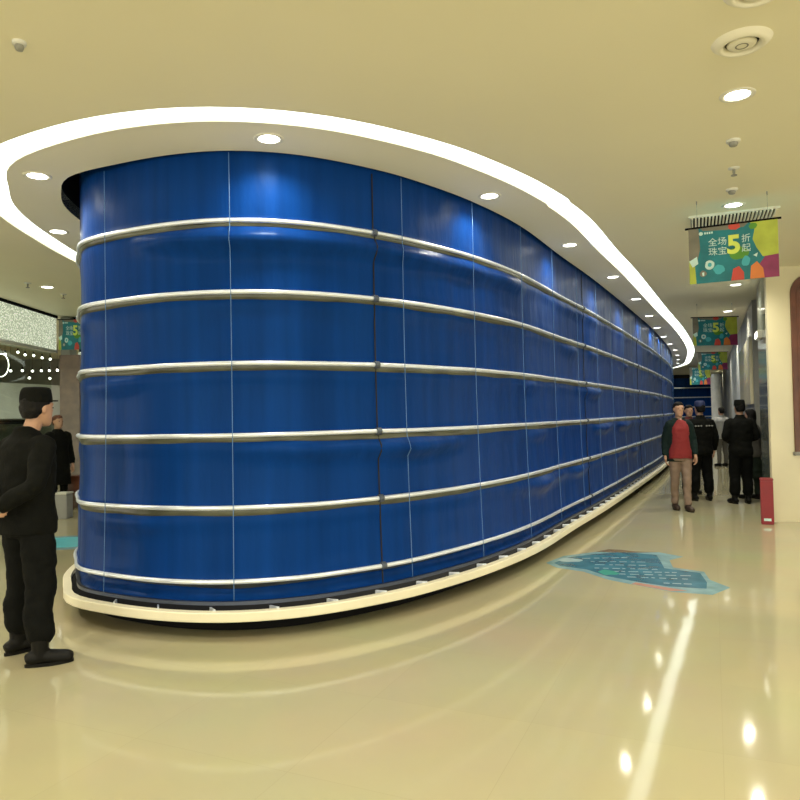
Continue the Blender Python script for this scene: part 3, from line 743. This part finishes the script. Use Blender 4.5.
def person(name, label, loc, rz, h=1.75, arms=None, feet=None, head_turn=0, top='uniform', trouser='uniform_trouser', shoe='leather', hair='hair', cap=None, bloused=False, open_jacket=None,
           long_hair=False, coat=False, skirt=False, vox=.010, width=1.0, hand_curl=.6, cuffs=None, stoop=0, lean=0, sleeve=None, lower=.86):
    t = thing(name, label, 'person', loc, rz); k = h/1.75; t.scale = (k, k, k)
    feet = feet or [((-.11, .0), .12), ((.11, .0), -.12)]
    arms = arms or [((-.25, -.02, 1.12), (-.25, .06, .86), (0, .1, -1)), ((.25, -.02, 1.12), (.25, .06, .86), (0, .1, -1))]
    W = width
    body = bmesh.new()
    loftz(body, [(0,0,.84,.15,.10),(0,0,.93,.160,.110),(0,0,1.08,.135*W,.092),(0,0,1.2,.140*W,.098),(0,0,1.32,.155*W,.100),(0,0,1.40,.145*W,.088),(0,0,1.45,.09,.075),(0,0,1.48,.055,.055)])
    tube(body, [(0,-.015,1.42),(lean*.5,-.008+stoop*.5,1.50),(lean,stoop,1.60)], [.060,.054,.056], seg=14)
    R = Matrix.Rotation(head_turn, 3, 'Z'); hm = Matrix.Translation((lean, stoop, 0)) @ R.to_4x4()
    hb = bmesh.new()
    loftz(hb, [(0,.062,1.522,.022,.022),(0,.048,1.540,.044,.048),(0,.028,1.575,.060,.072),(0,.014,1.615,.068,.089),(0,.006,1.655,.073,.096),(0,0,1.695,.072,.094),(0,0,1.727,.056,.076),(0,0,1.746,.026,.036)], p=2.1)
    tube(hb, [(0,.094,1.662),(0,.108,1.638),(0,.112,1.618)], [(.008,.010),(.011,.013),(.015,.011)], seg=10, sub=2)
    for sx in (-1, 1):
        sphere(hb, (sx*.076, -.004, 1.636), (.011, .021, .032), 12)
        tube(hb, [(sx*.012,.098,1.668),(sx*.034,.094,1.672),(sx*.054,.078,1.664)], [.006,.008,.005], seg=8, sub=1)
    sphere(hb, (0, .082, 1.538), (.022, .018, .015), 10)
    bmesh.ops.transform(hb, matrix=hm, verts=hb.verts[:])
    me_ = bpy.data.meshes.new('x'); hb.to_mesh(me_); hb.free(); body.from_mesh(me_); bpy.data.meshes.remove(me_)
    up = bmesh.new()
    sl = bmesh.new() if open_jacket else up
    if open_jacket is not None:
        loftz(up, [(0,.004,lower-.02,.186,.150),(0,.006,.98,.176,.146),(0,.012,1.1,.148,.137),(0,.012,1.22,.148,.135),(0,.010,1.33,.150,.128),(0,.002,1.41,.128,.105),(0,.0,1.445,.095,.085),(0,-.005,1.475,.066,.066)])
        loftz(sl, [(0,-.025,lower-.07,.208,.130),(0,-.022,1.0,.190,.124),(0,-.020,1.2,.190,.126),(0,-.018,1.35,.195,.120),(0,-.015,1.42,.165,.100),(0,-.018,1.46,.11,.080),(0,-.03,1.50,.080,.062)])
    elif coat:
        loftz(up, [(0,0,.52,.22,.17),(0,0,.7,.21,.16),(0,0,.95,.195*W,.15),(0,0,1.08,.18*W,.138),(0,0,1.25,.19*W,.142),(0,0,1.36,.20*W,.136),(0,0,1.42,.175*W,.115),(0,0,1.46,.11,.088),(0,-.006,1.51,.07,.07)])
    else:
        loftz(up, [(0,0,lower-.04,.192*W,.150),(0,0,.92,.198*W,.155),(0,0,1.04,.182*W,.140),(0,0,1.2,.192*W,.146),(0,0,1.33,.205*W,.142),(0,0,1.405,.188*W,.122),(0,-.003,1.455,.112,.092),(0,-.008,1.50,.076,.074),(0,-.008,1.525,.072,.070)])
    for i, (el, wr, hd) in enumerate(arms):
        sx = -1 if i == 0 else 1
        sh = V((sx*.178*W, 0, 1.395)); el = V(el); wr = V(wr)
        m1 = sh.lerp(el, .5); m2 = el.lerp(wr, .45)
        tube(body, [V((sx*.12, 0, 1.39)), sh, m1, el, m2, wr], [.05, .052, .045, .038, .037, .025], seg=12)
        pn = V(hd[3:]) if len(hd) > 3 else V((-sx, .2, 0))
        hand(body, wr+(V(hd[:3]).normalized())*.01, V(hd[:3]), pn, (1 if i == 0 else -1)*(-1 if hd[1] > 90 else 1), hand_curl)
        cw = el.lerp(wr, .93)
        rs = [.075, .078, .070, .060, .058, .046] if not long_hair else [.06, .062, .056, .05, .047, .04]
        tube(sl, [V((sx*.10*W, 0, 1.375)), sh+V((-sx*.004, 0, -.004)), m1, el, m2, cw], rs, seg=14)
        if cuffs:
            cb = bmesh.new(); tube(cb, [el.lerp(wr, .90), el.lerp(wr, .985)], [.040, .037], seg=14, sub=1); c_ = obj('cuff', cb, M[cuffs], t, True)
    low = bmesh.new()
    loftz(low, [(0,0,.80,.160,.120),(0,0,.90,.170,.130),(0,0,.97,.162,.122),(0,0,1.01,.150,.112)])
    shoes = []
    for i, ((fx, fy), yaw) in enumerate(feet):
        sx = -1 if i == 0 else 1
        hip = V((sx*.088, 0, .90)); an = V((fx, fy, .09)); kn = hip.lerp(an, .52)+V((0, .02, 0))
        calf = kn.lerp(an, .4)+V((0, -.02, 0))
        tube(body, [hip, hip.lerp(kn, .4), kn, calf, an], [.085, .076, .053, .053, .036], seg=14)
        fwd = V((-math.sin(yaw), math.cos(yaw), 0)); rt = V((fwd.y, -fwd.x, 0))
        tube(body, [an-fwd*.04+V((0,0,-.045)), an+fwd*.05+V((0,0,-.045)), an+fwd*.15+V((0,0,-.06))], [.034, .036, .024], seg=10)
        if bloused:
            tube(low, [hip, hip.lerp(kn, .4), kn, calf, kn.lerp(an, .72), kn.lerp(an, .88)], [.108, .106, .092, .088, .088, .060], seg=16)
        else:
            tube(low, [hip, hip.lerp(kn, .4), kn, calf, an+V((0,0,.0))], [.098, .088, .068, .062, .056], seg=16)
        sb = bmesh.new(); a0 = V((fx, fy, 0))
        tube(sb, [a0-fwd*.085+V((0,0,.045)), a0-fwd*.055+V((0,0,.052)), a0+fwd*.02+V((0,0,.055)), a0+fwd*.10+V((0,0,.042)), a0+fwd*.165+V((0,0,.034)), a0+fwd*.192+V((0,0,.03))],
             [.026, .043, .045, .047, .042, .024], seg=14)
        for v in sb.verts: v.co.z = max(.004, v.co.z)
        tube(sb, [a0+V((0,0,.05)), a0+V((0,0,.22 if bloused else .11))], [.047, .058 if bloused else .044], seg=14, sub=1)
        o_ = baked('boot' if bloused else 'shoe', sb, M[shoe], t, .008, 3)
        so = bmesh.new(); P_ = []
        for a_ in range(20):
            an_ = 2*PI*a_/20; l_ = math.cos(an_); q = a0+fwd*(.053+.142*l_)+rt*(.045*math.sin(an_)*(1.05 if l_ > 0 else .88)); P_.append((q.x, q.y))
        prism(so, P_, 0, .02); obj('sole', so, M['leather'], o_)
    if skirt: loftz(low, [(0,0,.42,.20,.17),(0,0,.6,.195,.16),(0,0,.8,.185,.145),(0,0,.98,.165,.13)])
    baked('body', body, M['skin'], t, vox, 2)
    baked('trousers' if not skirt else 'skirt', low, M[trouser], t, .012, 4, .010, 8, 3)
    u = baked('coat' if coat else ('sweater' if open_jacket else 'jacket'), up, M[top], t, .012, 4, .008, 8, 1)
    if open_jacket: baked('jacket', sl, M[open_jacket], t, .012, 4, .008, 8, 5)
    # hair
    hb = bmesh.new()
    loftz(hb, [(0,-.050,1.578,.050,.040),(0,-.040,1.615,.074,.068),(0,-.024,1.655,.082,.086),(0,-.010,1.700,.081,.100),(0,-.002,1.735,.068,.088),(0,0,1.762,.036,.048)], p=2.1)
    if long_hair:
        loftz(hb, [(0,-.065,1.40,.05,.03),(0,-.062,1.47,.075,.042),(0,-.048,1.56,.086,.060),(0,-.03,1.65,.088,.085),(0,-.008,1.72,.08,.1)], p=2.1)
    bmesh.ops.transform(hb, matrix=hm, verts=hb.verts[:])
    baked('hair', hb, M[hair], t, .007, 2, .006, 25, 2)
    if cap:
        cb = bmesh.new()
        loftz(cb, [(0,-.006,1.682,.082,.100),(0,-.006,1.686,.085,.103),(0,-.006,1.71,.085,.103),(0,-.006,1.745,.082,.098),(0,-.004,1.770,.076,.090),(0,-.004,1.782,.064,.076),(0,-.004,1.785,.04,.05)], seg=32, p=2.2, sub=3)
        bmesh.ops.transform(cb, matrix=hm, verts=cb.verts[:]); c_ = obj('cap', cb, M[cap], t, True)
        bb = bmesh.new(); prism(bb, [(.066*math.cos(a), .080+.066*math.sin(a)) for a in [PI*i/12 for i in range(13)]]+[(-.06, .06), (.06, .06)], 1.690, 1.697)
        bmesh.ops.transform(bb, matrix=hm, verts=bb.verts[:]); obj('brim', bb, M[cap], c_)
    # face details
    for sx in (-1, 1):
        eb = bmesh.new(); sphere(eb, (sx*.031, .0935, 1.646), (.012, .005, .006), 10); bmesh.ops.transform(eb, matrix=hm, verts=eb.verts[:]); obj('eye', eb, M['eye'], t, True)
    mb = bmesh.new(); tube(mb, [(-.024,.090,1.578),(0,.0985,1.577),(.024,.090,1.578)], [(.003,.003),(.005,.005),(.003,.003)], seg=8, sub=2); bmesh.ops.transform(mb, matrix=hm, verts=mb.verts[:]); obj('mouth', mb, M['lips'], t, True)
    return t
R_ = math.radians
# guard in the left foreground, hands clasped behind the back
g = person('person', 'person in black guard uniform and cap standing at the left, hands clasped behind the back', (-2.56, 4.80, 0), R_(-30), 1.81,
    arms=[((-.285,-.13,1.16), (-.05,-.215,1.025), (1,-.15,-.35,0,1,.2)), ((.285,-.13,1.16), (.055,-.235,1.01), (-1,-.25,-.3,0,1,.2))],
    feet=[((-.17,.03), -.15), ((.20,-.05), -.62)], head_turn=R_(6), cap='uniform', bloused=True, vox=.0065, width=1.04, stoop=.045, lean=.04, hand_curl=.5, cuffs='cuff')
# red sweater walker
person('person', 'person facing us in a red sweater, open dark green jacket and tan trousers', (4.47, 11.25, 0), R_(176), 1.72,
    arms=[((-.215,.0,1.13), (-.22,.09,.88), (0,.3,-1)), ((.215,-.06,1.13), (.22,-.03,.87), (0,.1,-1))],
    feet=[((-.065,.14), .05), ((.065,-.10), -.05)], top='redknit', trouser='tan', shoe='brown_shoe', open_jacket='greencoat', hair='hair', vox=.010, width=.82)
# guard with vest, back to camera
g2 = person('person', 'person seen from behind in black guard uniform with pale shoulder marks and navy cap', (5.28, 12.35, 0), R_(4), 1.72,
    arms=[((-.27,-.02,1.14), (-.20,.14,.95), (.3,.8,-.4)), ((.27,-.02,1.13), (.27,.05,.88), (0,.2,-1))],
    feet=[((-.14,.0), .25), ((.14,.0), -.25)], cap='navy', bloused=True, width=1.08)
for i in range(7):
    if i in (3,): continue
    x = -.15+.05*i; obj('shoulder_mark', B(x-.013, x+.013, -.150, -.125, 1.325, 1.348, bev=.003), M['cuff'], g2)
person('person', 'person seen from behind in black uniform and flat cap standing with feet apart', (5.74, 11.85, 0), R_(-6), 1.72,
    arms=[((-.26,-.03,1.15), (-.11,.17,1.05), (.8,.5,0)), ((.26,-.03,1.15), (.11,.17,1.05), (-.8,.5,0))],
    feet=[((-.12,.0), .2), ((.11,.02), -.2)], cap='uniform', bloused=True, width=1.0)
person('person', 'woman with dark hair, grey top and dark skirt standing in the dark doorway', (6.20, 12.42, 0), R_(20), 1.58,
    feet=[((-.08,.05), .1), ((.09,-.04), -.1)], top='greycloth', trouser='greenish', long_hair=True, skirt=True, width=.92)
person('person', 'distant person in a pale grey top between the two guards', (8.98, 19.6, 0), R_(10), 1.64, top='palecloth', trouser='greycloth', vox=.014)
person('person', 'person in a maroon jacket mostly hidden behind the red sweater and guard', (5.52, 13.4, 0), R_(170), 1.68, top='maroon', hair='hair', vox=.014)
person('person', 'person in a long black coat half hidden behind the guard at the left', (-6.02, 12.3, 0), R_(-120), 1.72, coat=True, hair='wood', vox=.014)

# ------------------------------------------------------------------ world, camera
w = bpy.data.worlds.new('World'); sc.world = w; w.use_nodes = True
nt = w.node_tree; bg = nt.nodes['Background']
bg.inputs['Color'].default_value = (1, .94, .76, 1); bg.inputs['Strength'].default_value = 2.0
cam = bpy.data.cameras.new('Camera'); co = bpy.data.objects.new('Camera', cam); col.objects.link(co); sc.camera = co
cam.sensor_width = 36; cam.lens = 700*36/800; cam.clip_end = 200
co.matrix_world = Matrix.Translation((0, 0, 1.6)) @ Matrix.Rotation(PI/2+R_(1.27), 4, 'X') @ Matrix.Rotation(R_(-1.15), 4, 'Z')
sc.view_settings.view_transform = 'Standard'; sc.view_settings.look = 'None'; sc.view_settings.gamma = 1; sc.view_settings.use_curve_mapping = False
sc.view_settings.exposure = .68
sc.cycles.use_denoising = True
try: sc.cycles.denoiser = 'OPENIMAGEDENOISE'
except Exception: pass
sc.cycles.max_bounces = 7; sc.cycles.sample_clamp_indirect = 6
